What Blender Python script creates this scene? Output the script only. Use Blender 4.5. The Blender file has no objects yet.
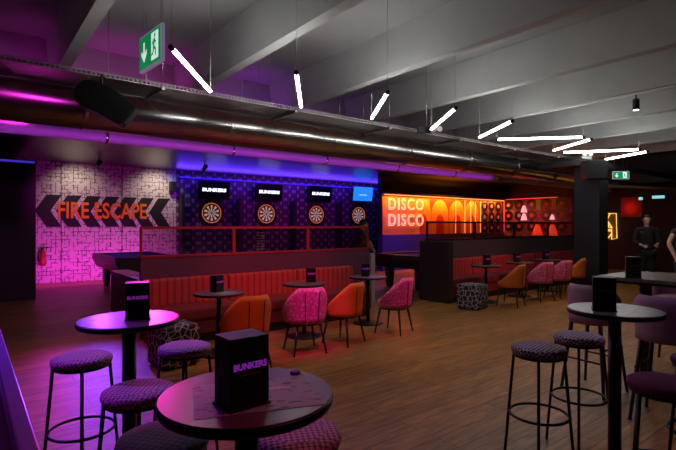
import bpy, bmesh, math, random
from mathutils import Vector, Matrix
random.seed(7)
R = math.radians
PI = math.pi
SC = bpy.context.scene
COL = SC.collection

# ------------------------------------------------------------------ materials
def nodes_of(name):
    m = bpy.data.materials.new(name); m.use_nodes = True
    nt = m.node_tree
    return m, nt, nt.nodes['Principled BSDF']

def N(nt, kind, **kw):
    n = nt.nodes.new(kind)
    for k, v in kw.items():
        if k in n.inputs.keys(): n.inputs[k].default_value = v
        else: setattr(n, k, v)
    return n

def c4(c): return (c[0], c[1], c[2], 1.0)

def plain(name, col, rough=.5, metal=0., var=.12, scale=30., bump=0., emit=None, es=0., coat=0., spec=.5):
    """base colour broken up by a little noise"""
    m, nt, b = nodes_of(name)
    tc = N(nt, 'ShaderNodeTexCoord')
    no = N(nt, 'ShaderNodeTexNoise', Scale=scale, Detail=3.0)
    nt.links.new(tc.outputs['Object'], no.inputs['Vector'])
    mx = N(nt, 'ShaderNodeMix', data_type='RGBA')
    mx.inputs['A'].default_value = c4([x * (1 - var) for x in col])
    mx.inputs['B'].default_value = c4([min(1, x * (1 + var)) for x in col])
    nt.links.new(no.outputs['Fac'], mx.inputs['Factor'])
    nt.links.new(mx.outputs['Result'], b.inputs['Base Color'])
    b.inputs['Roughness'].default_value = rough
    b.inputs['Metallic'].default_value = metal
    b.inputs['Coat Weight'].default_value = coat
    b.inputs['Specular IOR Level'].default_value = spec
    if bump:
        bp = N(nt, 'ShaderNodeBump', Strength=bump, Distance=.01)
        nt.links.new(no.outputs['Fac'], bp.inputs['Height'])
        nt.links.new(bp.outputs['Normal'], b.inputs['Normal'])
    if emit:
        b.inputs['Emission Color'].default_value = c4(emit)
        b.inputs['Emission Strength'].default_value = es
    return m

def ramp_mat(name, tex, stops, rough=.6, coords='Object', mapscale=(1, 1, 1), out=None, rot=(0, 0, 0), **tk):
    m, nt, b = nodes_of(name)
    tc = N(nt, 'ShaderNodeTexCoord')
    mp = N(nt, 'ShaderNodeMapping')
    mp.inputs['Scale'].default_value = mapscale
    mp.inputs['Rotation'].default_value = rot
    nt.links.new(tc.outputs[coords], mp.inputs['Vector'])
    t = N(nt, tex, **tk)
    nt.links.new(mp.outputs['Vector'], t.inputs['Vector'])
    cr = N(nt, 'ShaderNodeValToRGB')
    while len(cr.color_ramp.elements) < len(stops): cr.color_ramp.elements.new(.5)
    for e, (p, c) in zip(cr.color_ramp.elements, stops):
        e.position = p; e.color = c4(c)
    nt.links.new(t.outputs[out or 0], cr.inputs['Fac'])
    nt.links.new(cr.outputs['Color'], b.inputs['Base Color'])
    b.inputs['Roughness'].default_value = rough
    return m

def floor_mat():
    m, nt, b = nodes_of('oak_planks')
    tc = N(nt, 'ShaderNodeTexCoord')
    br = N(nt, 'ShaderNodeTexBrick', offset=.37, Scale=1.0)
    br.inputs['Brick Width'].default_value = 1.35
    br.inputs['Row Height'].default_value = .19
    br.inputs['Mortar Size'].default_value = .0035
    br.inputs['Mortar Smooth'].default_value = .2
    br.inputs['Color1'].default_value = (.50, .235, .062, 1)
    br.inputs['Color2'].default_value = (.34, .15, .037, 1)
    br.inputs['Mortar'].default_value = (.10, .05, .022, 1)
    nt.links.new(tc.outputs['Object'], br.inputs['Vector'])
    mp = N(nt, 'ShaderNodeMapping'); mp.inputs['Scale'].default_value = (1.1, 9, 1)
    nt.links.new(tc.outputs['Object'], mp.inputs['Vector'])
    no = N(nt, 'ShaderNodeTexNoise', Scale=3.0, Detail=6.0, Distortion=.6)
    nt.links.new(mp.outputs['Vector'], no.inputs['Vector'])
    cr = N(nt, 'ShaderNodeValToRGB')
    cr.color_ramp.elements[0].position = .3; cr.color_ramp.elements[0].color = (.5, .5, .5, 1)
    cr.color_ramp.elements[1].position = .72; cr.color_ramp.elements[1].color = (1.2, 1.2, 1.2, 1)
    nt.links.new(no.outputs['Fac'], cr.inputs['Fac'])
    mx = N(nt, 'ShaderNodeMix', data_type='RGBA', blend_type='MULTIPLY')
    mx.inputs['Factor'].default_value = 1
    nt.links.new(br.outputs['Color'], mx.inputs['A']); nt.links.new(cr.outputs['Color'], mx.inputs['B'])
    nt.links.new(mx.outputs['Result'], b.inputs['Base Color'])
    b.inputs['Roughness'].default_value = .42
    bp = N(nt, 'ShaderNodeBump', Strength=.12, Distance=.004)
    nt.links.new(no.outputs['Fac'], bp.inputs['Height'])
    nt.links.new(bp.outputs['Normal'], b.inputs['Normal'])
    return m

def doodle_mat():
    """pale panels printed with broken dark dashes, two directions"""
    m, nt, b = nodes_of('doodle_wall_print')
    tc = N(nt, 'ShaderNodeTexCoord')
    sp = N(nt, 'ShaderNodeSeparateXYZ'); nt.links.new(tc.outputs['Object'], sp.inputs[0])
    masks = []
    for k, (sx, sz) in enumerate((('X', 'Z'), ('Z', 'X'))):
        cb = N(nt, 'ShaderNodeCombineXYZ')
        nt.links.new(sp.outputs[sx], cb.inputs[0]); nt.links.new(sp.outputs[sz], cb.inputs[1])
        br = N(nt, 'ShaderNodeTexBrick', offset=.43, offset_frequency=2, Scale=1.0)
        br.inputs['Brick Width'].default_value = .27
        br.inputs['Row Height'].default_value = .105
        br.inputs['Mortar Size'].default_value = .0075
        br.inputs['Mortar Smooth'].default_value = 0
        nt.links.new(cb.outputs[0], br.inputs['Vector'])
        no = N(nt, 'ShaderNodeTexNoise', Scale=5.5 + k * 1.7, Detail=0.0)
        nt.links.new(cb.outputs[0], no.inputs['Vector'])
        gt = N(nt, 'ShaderNodeMath', operation='GREATER_THAN'); gt.inputs[1].default_value = .50
        nt.links.new(no.outputs['Fac'], gt.inputs[0])
        mu = N(nt, 'ShaderNodeMath', operation='MULTIPLY')
        nt.links.new(br.outputs['Fac'], mu.inputs[0]); nt.links.new(gt.outputs[0], mu.inputs[1])
        masks.append(mu)
    mxm = N(nt, 'ShaderNodeMath', operation='MAXIMUM')
    nt.links.new(masks[0].outputs[0], mxm.inputs[0]); nt.links.new(masks[1].outputs[0], mxm.inputs[1])
    mx = N(nt, 'ShaderNodeMix', data_type='RGBA')
    mx.inputs['A'].default_value = (.66, .62, .60, 1); mx.inputs['B'].default_value = (.06, .05, .06, 1)
    nt.links.new(mxm.outputs[0], mx.inputs['Factor'])
    nt.links.new(mx.outputs['Result'], b.inputs['Base Color'])
    b.inputs['Roughness'].default_value = .6
    return m

def chain_mat():
    """dark wallpaper printed with columns of pale linked ovals"""
    m, nt, b = nodes_of('chain_print_wallpaper')
    tc = N(nt, 'ShaderNodeTexCoord')
    sp = N(nt, 'ShaderNodeSeparateXYZ'); nt.links.new(tc.outputs['Object'], sp.inputs[0])
    def mth(op, a, bb=None):
        n = N(nt, 'ShaderNodeMath', operation=op)
        for i, v in enumerate((a, bb)):
            if v is None: continue
            if isinstance(v, (int, float)): n.inputs[i].default_value = v
            else: nt.links.new(v, n.inputs[i])
        return n.outputs[0]
    sx = mth('SINE', mth('MULTIPLY', sp.outputs['X'], 2 * PI / .36))
    sz = mth('SINE', mth('MULTIPLY', sp.outputs['Z'], 2 * PI / .30))
    s2 = mth('SINE', mth('MULTIPLY', sp.outputs['X'], 2 * PI / .12))
    v = mth('ADD', mth('MULTIPLY', sx, sz), mth('MULTIPLY', s2, .35))
    cr = N(nt, 'ShaderNodeValToRGB')
    cr.color_ramp.elements[0].position = .42; cr.color_ramp.elements[0].color = (.075, .06, .08, 1)
    cr.color_ramp.elements[1].position = .62; cr.color_ramp.elements[1].color = (.36, .33, .36, 1)
    nt.links.new(v, cr.inputs['Fac'])
    nt.links.new(cr.outputs['Color'], b.inputs['Base Color'])
    b.inputs['Roughness'].default_value = .55
    return m

def check_mat(name, a, bcol, scale, rough=.85):
    m, nt, b = nodes_of(name)
    tc = N(nt, 'ShaderNodeTexCoord')
    mp = N(nt, 'ShaderNodeMapping'); mp.inputs['Rotation'].default_value = (0, 0, R(20))
    nt.links.new(tc.outputs['Object'], mp.inputs['Vector'])
    ck = N(nt, 'ShaderNodeTexChecker', Scale=scale)
    ck.inputs['Color1'].default_value = c4(a); ck.inputs['Color2'].default_value = c4(bcol)
    nt.links.new(mp.outputs['Vector'], ck.inputs['Vector'])
    nt.links.new(ck.outputs['Color'], b.inputs['Base Color'])
    b.inputs['Roughness'].default_value = rough
    b.inputs['Sheen Weight'].default_value = .3
    return m

def emis(name, col, s):
    return plain(name, col, .4, emit=col, es=s, var=.02)

def glass_mat():
    m, nt, b = nodes_of('clear_glass')
    out = nt.nodes['Material Output']
    tr = N(nt, 'ShaderNodeBsdfTransparent'); tr.inputs['Color'].default_value = (.80, .74, .78, 1)
    gl = N(nt, 'ShaderNodeBsdfGlossy', Roughness=.06)
    mx = N(nt, 'ShaderNodeMixShader')
    mx.inputs[0].default_value = .07; nt.links.new(tr.outputs[0], mx.inputs[1]); nt.links.new(gl.outputs[0], mx.inputs[2])
    nt.links.new(mx.outputs[0], out.inputs['Surface'])
    return m

def duct_mat():
    m, nt, b = nodes_of('galvanised_spiral_duct')
    tc = N(nt, 'ShaderNodeTexCoord')
    no = N(nt, 'ShaderNodeTexNoise', Scale=7.0, Detail=4.0)
    nt.links.new(tc.outputs['Object'], no.inputs['Vector'])
    cr = N(nt, 'ShaderNodeValToRGB')
    cr.color_ramp.elements[0].color = (.42, .40, .39, 1); cr.color_ramp.elements[1].color = (.66, .63, .61, 1)
    nt.links.new(no.outputs['Fac'], cr.inputs['Fac']); nt.links.new(cr.outputs['Color'], b.inputs['Base Color'])
    b.inputs['Metallic'].default_value = 1
    b.inputs['Roughness'].default_value = .24
    return m

M = {}
M['floor'] = floor_mat()
M['doodle'] = doodle_mat()
M['chain'] = chain_mat()
M['concrete'] = plain('painted_concrete', (.45, .475, .465), .75, var=.10, scale=3, bump=.05)
M['slab'] = plain('painted_slab', (.36, .38, .375), .8, var=.12, scale=2, bump=.05)
M['dark_ceiling'] = plain('dark_gloss_ceiling', (.05, .042, .046), .28, var=.3, scale=2.5)
M['black_wall'] = plain('black_painted_wall', (.018, .016, .02), .55, var=.2, scale=4)
M['bulkhead'] = plain('grey_bulkhead', (.25, .23, .24), .8, scale=3)
M['charcoal'] = plain('charcoal_paint', (.035, .03, .035), .5)
M['duct'] = duct_mat()
M['steel'] = plain('galvanised_steel', (.45, .43, .42), .35, 1.0, var=.15, scale=20)
M['black_metal'] = plain('black_powder_coat', (.012, .012, .014), .38, .2)
M['black_plastic'] = plain('black_plastic', (.012, .012, .013), .45)
M['grille'] = plain('speaker_cloth', (.02, .02, .022), .9, scale=200, bump=.3)
M['tube'] = emis('tube_light_diffuser', (1, .97, .95), 26.0)
M['white_metal'] = plain('white_metal', (.7, .7, .7), .4)
M['green_sign'] = plain('green_exit_panel', (.005, .22, .07), .4, emit=(.0, .30, .09), es=.6)
M['white_sign'] = plain('white_exit_pictogram', (.8, .9, .86), .4, emit=(.8, 1, .92), es=.75)
M['sign_edge'] = plain('acrylic_sign_edge', (.62, .5, .7), .25, emit=(.55, .4, .7), es=.25)
M['black_paint'] = plain('black_mural_paint', (.012, .011, .013), .6)
M['orange_paint'] = plain('orange_mural_paint', (1, .24, .02), .55)
M['red_frame'] = plain('red_metal_frame', (.34, .02, .03), .4)
M['glass'] = glass_mat()
M['panel_plum'] = plain('plum_panel', (.12, .028, .075), .55, var=.3, scale=60)
M['panel_slat'] = ramp_mat('grooved_dark_panel', 'ShaderNodeTexWave', [(0, (.02, .012, .014)), (.3, (.09, .055, .06)), (1, (.11, .07, .075))], .5, Scale=5.0)
M['red_velvet'] = ramp_mat('red_fluted_velvet', 'ShaderNodeTexWave', [(0, (.26, .016, .02)), (.25, (.50, .035, .04)), (1, (.56, .04, .045))], .7, Scale=3.1)
M['red_seat'] = plain('red_velvet_seat', (.22, .014, .02), .75, scale=12, bump=.1)
M['orange_velvet'] = plain('orange_velvet', (.76, .17, .026), .7, scale=14)
M['pink_floral'] = ramp_mat('pink_floral_velvet', 'ShaderNodeTexVoronoi', [(0, (.80, .34, .52)), (.35, (.75, .10, .30)), (.6, (.60, .05, .20)), (1, (.85, .45, .6))], .7, Scale=18.0)
M['tan'] = plain('tan_seat', (.55, .24, .12), .7)
M['piping'] = plain('dark_seam', (.10, .02, .015), .8)
M['stool_pink'] = check_mat('pink_houndstooth', (.66, .34, .44), (.20, .045, .10), 68)
M['stool_stripe'] = check_mat('purple_white_houndstooth', (.66, .56, .68), (.035, .015, .055), 58)
M['stool_dark'] = check_mat('dark_houndstooth', (.07, .065, .06), (.010, .008, .012), 58)
M['stool_plum'] = plain('plum_velvet', (.20, .02, .11), .8, scale=14)
M['lilac_velvet'] = plain('lilac_velvet', (.40, .24, .40), .75, scale=10, bump=.05)
M['pouf'] = ramp_mat('hex_print_fabric', 'ShaderNodeTexVoronoi', [(0, (.55, .50, .56)), (.045, (.55, .50, .56)), (.07, (.03, .02, .035)), (1, (.03, .02, .035))], .8, Scale=12.0, feature='DISTANCE_TO_EDGE')
M['table_top'] = plain('dark_laminate', (.20, .10, .12), .30, var=.25, scale=8)
M['table_grey'] = ramp_mat('grey_wood_laminate', 'ShaderNodeTexNoise', [(.3, (.13, .115, .11)), (.7, (.27, .24, .22))], .3, mapscale=(2, 14, 2), Scale=3.0)
M['table_edge'] = plain('black_table_edge', (.008, .008, .009), .35)
M['logo'] = plain('violet_lit_logo_print', (.62, .12, .80), .5, emit=(.45, .05, .62), es=.2)  # violet light on the logo put into its colour and glow
M['logo_sub'] = plain('tagline_unlit_logo_print', (.35, .16, .36), .5)  # tagline print, and the darker logo that stands for an unlit one
M['blue_side'] = plain('blue_card', (.05, .05, .35), .5)
M['paper'] = ramp_mat('grey_printed_menu', 'ShaderNodeTexNoise', [(.36, (.09, .09, .10)), (.44, (.36, .35, .36)), (1, (.42, .40, .41))], .55, Scale=22.0, mapscale=(1, 2.2, 1))
M['paper_print'] = plain('pink_menu_print', (.8, .55, .7), .5)
M['cap'] = plain('violet_cap', (.25, .03, .40), .25)
M['blue_cloth'] = plain('blue_pool_cloth', (.03, .05, .55), .85, scale=60)
M['wood_black'] = plain('black_stained_wood', (.03, .022, .022), .38, var=.3, scale=12)
M['lacquer'] = plain('violet_lacquer_ledge', (.30, .12, .36), .22)
M['screen_black'] = plain('black_screen', (.004, .004, .006), .2)
M['screen_logo'] = emis('screen_logo_light', (.85, .88, 1), 1.0)
M['screen_blue'] = emis('screen_blue_light', (.015, .26, .92), .95)
M['board_cream_lit'] = plain('board_cream_lit', (.85, .72, .52), .7, emit=(.85, .6, .40), es=.42)  # glow stands in for lamp light falling on the cream segments
M['board_black'] = plain('board_black', (.03, .025, .025), .7)
M['board_red'] = plain('board_red', (.7, .05, .03), .7)
M['board_green'] = plain('board_green', (.05, .3, .08), .7)
M['lit_ring'] = emis('board_light_ring', (1, .30, .07), .45)
M['orange_wall'] = plain('orange_mural', (.85, .26, .03), .55, var=.08, scale=2)
M['arch_red'] = plain('red_arch_paint', (.62, .05, .012), .55)
M['arch_pale'] = plain('pale_orange_arch_paint', (1, .38, .045), .55)
M['neon_gold'] = emis('neon_warm_white', (1, .78, .5), 1.15)
M['neon_orange'] = emis('led_orange', (1, .26, .05), 2.4)
M['neon_red'] = emis('led_red', (1, .05, .03), 1.1)
M['neon_yellow'] = emis('neon_yellow', (1, .62, .12), 1.35)
M['gold_back'] = plain('gold_sign_back', (.35, .2, .03), .4)
M['led_blue'] = emis('led_blue', (.10, .05, 1), .45)
M['led_dim'] = emis('led_blue_dim', (.10, .05, 1), .15)
M['record_wall'] = ramp_mat('purple_mural', 'ShaderNodeTexVoronoi', [(0, (.35, .12, .3)), (.5, (.10, .03, .07)), (1, (.4, .2, .36))], .5, Scale=6.0)
M['vinyl'] = plain('black_vinyl', (.014, .013, .018), .25)
M['label_violet'] = plain('violet_record_label', (.45, .25, .5), .5)
M['label_red'] = plain('red_record_label', (.6, .05, .04), .5)
M['green_card'] = plain('green_sleeve', (.16, .52, .04), .6)
M['cream_card'] = plain('cream_sleeve', (.62, .42, .22), .6)
M['red_glow'] = emis('red_lamp_glow', (1, .06, .02), .85)
M['pink_glow'] = emis('pink_lamp_glow', (1, .42, .45), .9)
M['teal_glow'] = emis('teal_screen_glow', (.30, .75, .80), .9)
M['red_panel'] = plain('red_panel_paint', (.75, .05, .02), .5)
M['skin'] = plain('skin', (.62, .40, .30), .55, scale=40)
M['hair'] = plain('dark_hair', (.015, .011, .010), .5, scale=80, bump=.3)
M['black_cloth'] = plain('black_clothing', (.014, .013, .016), .85)
M['red_cloth'] = plain('dark_red_clothing', (.16, .02, .03), .85)
M['navy_cloth'] = plain('navy_trousers', (.02, .02, .04), .85)
M['eye'] = plain('eye_dark', (.03, .02, .02), .2)
M['ext_red'] = plain('extinguisher_red', (.32, .02, .015), .35)
M['brass'] = plain('brass', (.65, .42, .12), .3, 1.0)
M['spot_face'] = emis('spotlight_lens', (1, .85, .72), 7)
M['purple_rail'] = plain('purple_gloss_rail', (.33, .12, .42), .25)
M['purple_panel'] = plain('purple_low_wall', (.13, .03, .10), .6)

# ------------------------------------------------------------------ shapes
def nb(): return bmesh.new()

def box(bm, x0, x1, y0, y1, z0, z1, bev=0., rot=None, mi=0):
    vs = [bm.verts.new((x, y, z)) for z in (z0, z1) for y in (y0, y1) for x in (x0, x1)]
    fs = [bm.faces.new([vs[i] for i in f]) for f in ((0, 2, 3, 1), (4, 5, 7, 6), (0, 1, 5, 4), (2, 6, 7, 3), (0, 4, 6, 2), (1, 3, 7, 5))]
    for f in fs: f.material_index = mi
    if bev:
        es = list({e for f in fs for e in f.edges})
        bmesh.ops.bevel(bm, geom=es, offset=bev, segments=2, affect='EDGES', profile=.6)
    return vs

def lathe(bm, prof, n=32, axis='Z', o=(0, 0, 0), mi=0):
    rings = []
    for r, h in prof:
        ring = []
        for k in range(n):
            a = 2 * PI * k / n
            p = (r * math.cos(a), r * math.sin(a), h)
            if axis == 'Y': p = (p[0], p[2], p[1])
            if axis == 'X': p = (p[2], p[0], p[1])
            ring.append(bm.verts.new((p[0] + o[0], p[1] + o[1], p[2] + o[2])))
        rings.append(ring)
    for a, b in zip(rings, rings[1:]):
        for k in range(n):
            f = bm.faces.new((a[k], a[(k + 1) % n], b[(k + 1) % n], b[k])); f.material_index = mi; f.smooth = True
    for ring in (rings[0], rings[-1]):
        f = bm.faces.new(ring); f.material_index = mi
    return rings

def tube(bm, pts, r, n=8, closed=False, r2=None, mi=0):
    pts = [Vector(p) for p in pts]; m = len(pts); rings = []
    for i, p in enumerate(pts):
        if closed: d = pts[(i + 1) % m] - pts[i - 1]
        else: d = pts[min(i + 1, m - 1)] - pts[max(i - 1, 0)]
        d.normalize()
        up = Vector((0, 0, 1)) if abs(d.z) < .95 else Vector((1, 0, 0))
        s = d.cross(up).normalized(); t = s.cross(d).normalized()
        rr = r if r2 is None else r + (r2 - r) * i / (m - 1)
        rings.append([bm.verts.new(p + s * (rr * math.cos(2 * PI * k / n)) + t * (rr * math.sin(2 * PI * k / n))) for k in range(n)])
    prs = list(zip(rings, rings[1:])) + ([(rings[-1], rings[0])] if closed else [])
    for a, b in prs:
        for k in range(n):
            f = bm.faces.new((a[k], a[(k + 1) % n], b[(k + 1) % n], b[k])); f.smooth = True; f.material_index = mi
    if not closed:
        bm.faces.new(list(reversed(rings[0]))).material_index = mi
        bm.faces.new(rings[-1]).material_index = mi

def prism(bm, poly, to3, depth, mi=0):
    """extrude a 2-D polygon; to3(a, b, d) maps into space"""
    a = [bm.verts.new(to3(x, y, 0)) for x, y in poly]
    b = [bm.verts.new(to3(x, y, depth)) for x, y in poly]
    bm.faces.new(a).material_index = mi; bm.faces.new(list(reversed(b))).material_index = mi
    n = len(poly)
    for i in range(n):
        bm.faces.new((a[i], b[i], b[(i + 1) % n], a[(i + 1) % n])).material_index = mi

def obj(name, bm, mat, parent=None, loc=(0, 0, 0), rz=0, smooth=False, label=None):
    bmesh.ops.recalc_face_normals(bm, faces=bm.faces[:])
    me = bpy.data.meshes.new(name); bm.to_mesh(me); bm.free()
    for m in (mat if isinstance(mat, (list, tuple)) else [mat]): me.materials.append(M[m] if isinstance(m, str) else m)
    if smooth:
        for p in me.polygons: p.use_smooth = True
    o = bpy.data.objects.new(name, me); COL.objects.link(o)
    o.location = loc; o.rotation_euler = (0, 0, rz)
    if parent: o.parent = parent
    if label: o['label'] = label
    return o

def tag(o, label, cat, group=None, kind=None):
    o['label'] = label; o['category'] = cat
    if group: o['group'] = group
    if kind: o['kind'] = kind
    return o

def thing(name, label, cat, loc=(0, 0, 0), rz=0, group=None):
    o = bpy.data.objects.new(name, None); COL.objects.link(o)
    o.empty_display_size = .1
    o.location = loc; o.rotation_euler = (0, 0, rz)
    return tag(o, label, cat, group)

def struct(name, bm, mat, **k):
    o = obj(name, bm, mat, **k); o['kind'] = 'structure'; return o

def sbox(name, mat, *a, **k):
    bm = nb(); box(bm, *a); return struct(name, bm, mat, **k)

def pbox(name, mat, parent, *a, bev=0., label=None):
    bm = nb(); box(bm, *a, bev=bev); return obj(name, bm, mat, parent, label=label)

def dup(root, loc, rz, label, group=None, swap=None):
    """copy a thing with its parts and sub-parts; swap: {part name: material} gives a copy its own cover"""
    r = root.copy(); COL.objects.link(r); r.location = loc; r.rotation_euler = (0, 0, rz)
    r['label'] = label
    if group: r['group'] = group
    def rec(src, dst):
        for ch in list(src.children):
            c = ch.copy(); COL.objects.link(c); c.parent = dst
            base = ch.name.split('.')[0]
            if swap and base in swap:
                c.data = c.data.copy(); c.data.materials[0] = M[swap[base]]
            rec(ch, c)
    rec(root, r)
    return r

def text_bm(s, size, depth=.004, offset=0., xs=1., to3=None, bold=0.):
    cu = bpy.data.curves.new('lettering', 'FONT'); cu.body = s; cu.size = size; cu.align_x = 'CENTER'; cu.align_y = 'CENTER'
    cu.extrude = depth / 2; cu.offset = bold; cu.resolution_u = 3
    o = bpy.data.objects.new('lettering_source', cu); COL.objects.link(o)
    dg = bpy.context.evaluated_depsgraph_get()
    me = bpy.data.meshes.new_from_object(o.evaluated_get(dg))
    bm = nb(); bm.from_mesh(me)
    for v in bm.verts: v.co = Vector(to3(v.co.x * xs, v.co.y, v.co.z))
    bpy.data.objects.remove(o); bpy.data.curves.remove(cu); bpy.data.meshes.remove(me)
    return bm

# ------------------------------------------------------------------ camera
cam = bpy.data.cameras.new('camera'); cam.sensor_width = 36; cam.lens = 475 / 676 * 36; cam.clip_end = 200
co = bpy.data.objects.new('camera', cam); COL.objects.link(co)
co.location = (0, 0, 1.55); co.rotation_euler = (R(90), 0, R(-38.05))
SC.camera = co

# ------------------------------------------------------------------ shell
CZ = 4.35       # slab underside
LZ = 3.25       # low ceiling over the dart lanes
bm = nb(); box(bm, -6, 24, -6, 15.5, -.1, 0); struct('floor', bm, 'floor')
bm = nb(); box(bm, -6, 24, -6, 15.5, CZ, CZ + .15); struct('ceiling', bm, 'slab')
bm = nb(); box(bm, -6, 24, 8.35, 15.5, LZ, LZ + .12); struct('ceiling_back', bm, 'dark_ceiling')
bm = nb(); box(bm, -6, 24, 8.35, 8.5, LZ + .12, CZ); struct('wall_bulkhead', bm, 'bulkhead')
for i in range(12):
    u = -2.69 + 1.92 * i
    bm = nb()
    prism(bm, [(u - .15, 3.75), (u, 3.75), (u + .06, CZ + .01), (u - .21, CZ + .01)], lambda a, b, d: (a, -5.9 + d, b), 14.24)
    struct('beam', bm, 'concrete')
bm = nb(); box(bm, 1.0, 5.13, 14.7, 14.85, 0, LZ); struct('wall_back', bm, 'doodle')
bm = nb()
for x in (2.02, 3.55):
    box(bm, x - .008, x + .008, 14.692, 14.705, 0, LZ)
struct('trim_back', bm, 'charcoal')
bm = nb(); box(bm, 5.13, 13.7, 14.7, 14.85, 0, LZ); struct('wall_darts', bm, 'chain')
sbox('wall_back_far', 'black_wall', 13.7, 24, 14.7, 14.85, 0, LZ)
sbox('wall_left', 'black_wall', -6.1, -6, -6, 15.5, 0, CZ)
sbox('wall_front', 'black_wall', -6, 24, -6.1, -6, 0, CZ)
sbox('wall_right', 'black_wall', 24, 24.1, -6, 15.5, 0, CZ)
# black block that closes the lanes on the left
sbox('wall_block', 'black_wall', -6, 1.15, 11.75, 14.8, 0, 2.9)
bm = nb(); box(bm, -5.9, 1.13, 11.725, 11.75, 2.84, 2.88); o = obj('led_strip', bm, 'led_blue'); tag(o, 'thin blue light strip along the top edge of the black block wall', 'light strip')
# disco partition and record wall
sbox('wall_disco', 'black_wall', 10.95, 18.1, 11.62, 11.8, 1.22, LZ)
bm = nb(); box(bm, 10.95, 18.1, 11.58, 11.8, 0, 1.22); struct('wall_wainscot', bm, plain('violet_blue_panelling', (.05, .04, .14), .4))
sbox('wall_records', 'black_wall', 18.0, 18.15, 8.6, 11.62, 0, CZ)
sbox('wall_bar', 'black_wall', 18.0, 18.15, -5, 8.6, 0, CZ)
# column
bm = nb(); box(bm, 11.66, 12.14, 4.98, 5.58, 0, 2.95, .02); struct('column', bm, 'black_wall')
sbox('ceiling_low', 'black_wall', 11.3, 18, 5.15, 6.3, 2.95, 3.1)
# low wall by the camera, with a glossy rail
t = thing('low_divider', 'low purple dividing wall with a glossy violet top rail, at the left corner', 'divider', (.14, 2.6, 0))
pbox('panel', 'purple_panel', t, -.03, .03, -1.9, 1.9, 0, .87)
pbox('top_rail', 'purple_rail', t, -.022, .03, -1.92, 1.92, .87, .90, bev=.006, label='glossy violet top rail')

# ------------------------------------------------------------------ services under the slab
t = thing('ventilation_duct', 'big round galvanised ventilation duct running across the room', 'duct', (0, 6.72, 3.03))
bm = nb(); lathe(bm, [(.265, -5.95), (.265, 17.95)], 48, 'X'); obj('pipe', bm, 'duct', t)
for k in range(12):
    u = -4.6 + 1.92 * k
    bm = nb(); lathe(bm, [(.267, u - .03), (.274, u - .025), (.274, u + .025), (.267, u + .03)], 48, 'X'); obj('joint_collar', bm, 'duct', t)
    bm = nb(); tube(bm, [(u + .3, 0, .26), (u + .3, 0, 1.32)], .004, 6); obj('hanger_rod', bm, 'steel', t)
t = thing('air_pipe', 'slimmer round pipe lit violet just below and behind the big duct', 'pipe', (0, 7.3, 2.795))
bm = nb(); lathe(bm, [(.085, -5.95), (.085, 17.95)], 32, 'X'); obj('pipe', bm, plain('grey_painted_pipe', (.5, .48, .5), .42), t)
for k in range(12):
    u = -4.2 + 1.92 * k
    bm = nb(); lathe(bm, [(.087, u - .02), (.091, u - .015), (.091, u + .015), (.087, u + .02)], 24, 'X'); obj('joint_collar', bm, 'duct', t)
    bm = nb(); tube(bm, [(u + .5, 0, .08), (u + .5, 0, 1.55)], .004, 6); obj('hanger_rod', bm, 'steel', t)
t = thing('cable_tray', 'perforated galvanised cable tray hung in front of the duct', 'cable tray', (0, 5.93, 3.24))
bm = nb(); box(bm, -5.9, 17.9, 0, .60, 0, .004); obj('tray_floor', bm, 'steel', t)
bm = nb()
box(bm, -5.9, 17.9, -.003, 0, 0, .012); box(bm, -5.9, 17.9, -.003, 0, .042, .055)
for k in range(470): box(bm, -5.9 + k * .05, -5.9 + k * .05 + .018, -.003, 0, .012, .042)
obj('perforated_edge', bm, 'steel', t)
bm = nb(); box(bm, -5.9, 17.9, .597, .60, 0, .055); obj('rear_edge', bm, 'steel', t)
for k in range(10):
    u = -1.95 + 1.92 * k
    bm = nb(); tube(bm, [(u, -.04, -.05), (u, -.04, 1.11)], .004, 6); obj('hanger_rod', bm, 'steel', t)
    bm = nb(); tube(bm, [(u, .64, -.05), (u, .64, 1.11)], .004, 6); obj('hanger_rod', bm, 'steel', t)
    bm = nb(); box(bm, u - .02, u + .02, -.07, .68, -.045, -.005); obj('support_bar', bm, 'steel', t)
t = thing('flexible_hose', 'ribbed flexible air hose lying along the top of the duct at left', 'hose', (0, 6.72, 3.405))
bm = nb()
pr = []
for k in range(90): pr += [(.085, -2.5 + k * .05), (.098, -2.475 + k * .05)]
lathe(bm, pr, 20, 'X'); obj('hose', bm, 'duct', t)

# tube lights: a zigzag row hung from the slab
TUBES = [((1.49, 4.42), (2.39, 5.61)), ((2.80, 4.31), (3.69, 5.55)), ((4.12, 4.26), (4.95, 5.48)), ((5.43, 4.24), (6.33, 5.48)),
         ((6.82, 4.22), (7.62, 5.42)), ((9.15, 4.17), (8.05, 5.34)), ((9.45, 4.17), (10.25, 5.36)), ((11.60, 4.10), (10.68, 5.38)), ((12.05, 4.10), (12.7, 5.30))]
WHICH = ['nearest, hanging beside the green exit sign', 'second from the exit sign', 'third from the exit sign', 'fourth from the exit sign', 'fifth from the exit sign',
         'the longest looking, first to slant the other way', 'short looking, ending near the long slanting tube', 'second that slants the other way, near the column', 'farthest, right of the column top']
for (a, b), w in zip(TUBES, WHICH):
    d = Vector((b[0] - a[0], b[1] - a[1], 0)); L = d.length; an = math.atan2(d.y, d.x)
    t = thing('ceiling_tube_light', 'white hanging tube light, ' + w, 'tube light', (a[0], a[1], 3.2), an, 'zigzag tube lights under the slab')
    bm = nb(); tube(bm, [(.05, 0, 0), (L - .04, 0, 0)], .021, 12); obj('diffuser', bm, 'tube', t)
    for x0, x1 in ((0, .05), (L - .04, L)):
        bm = nb(); tube(bm, [(x0, 0, 0), (x1, 0, 0)], .024, 12); obj('end_cap', bm, 'black_metal', t)
    for x in (.03, L - .02):
        bm = nb(); tube(bm, [(x, 0, .02), (x, 0, 1.15)], .003, 5); obj('suspension_wire', bm, 'steel', t)

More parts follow.
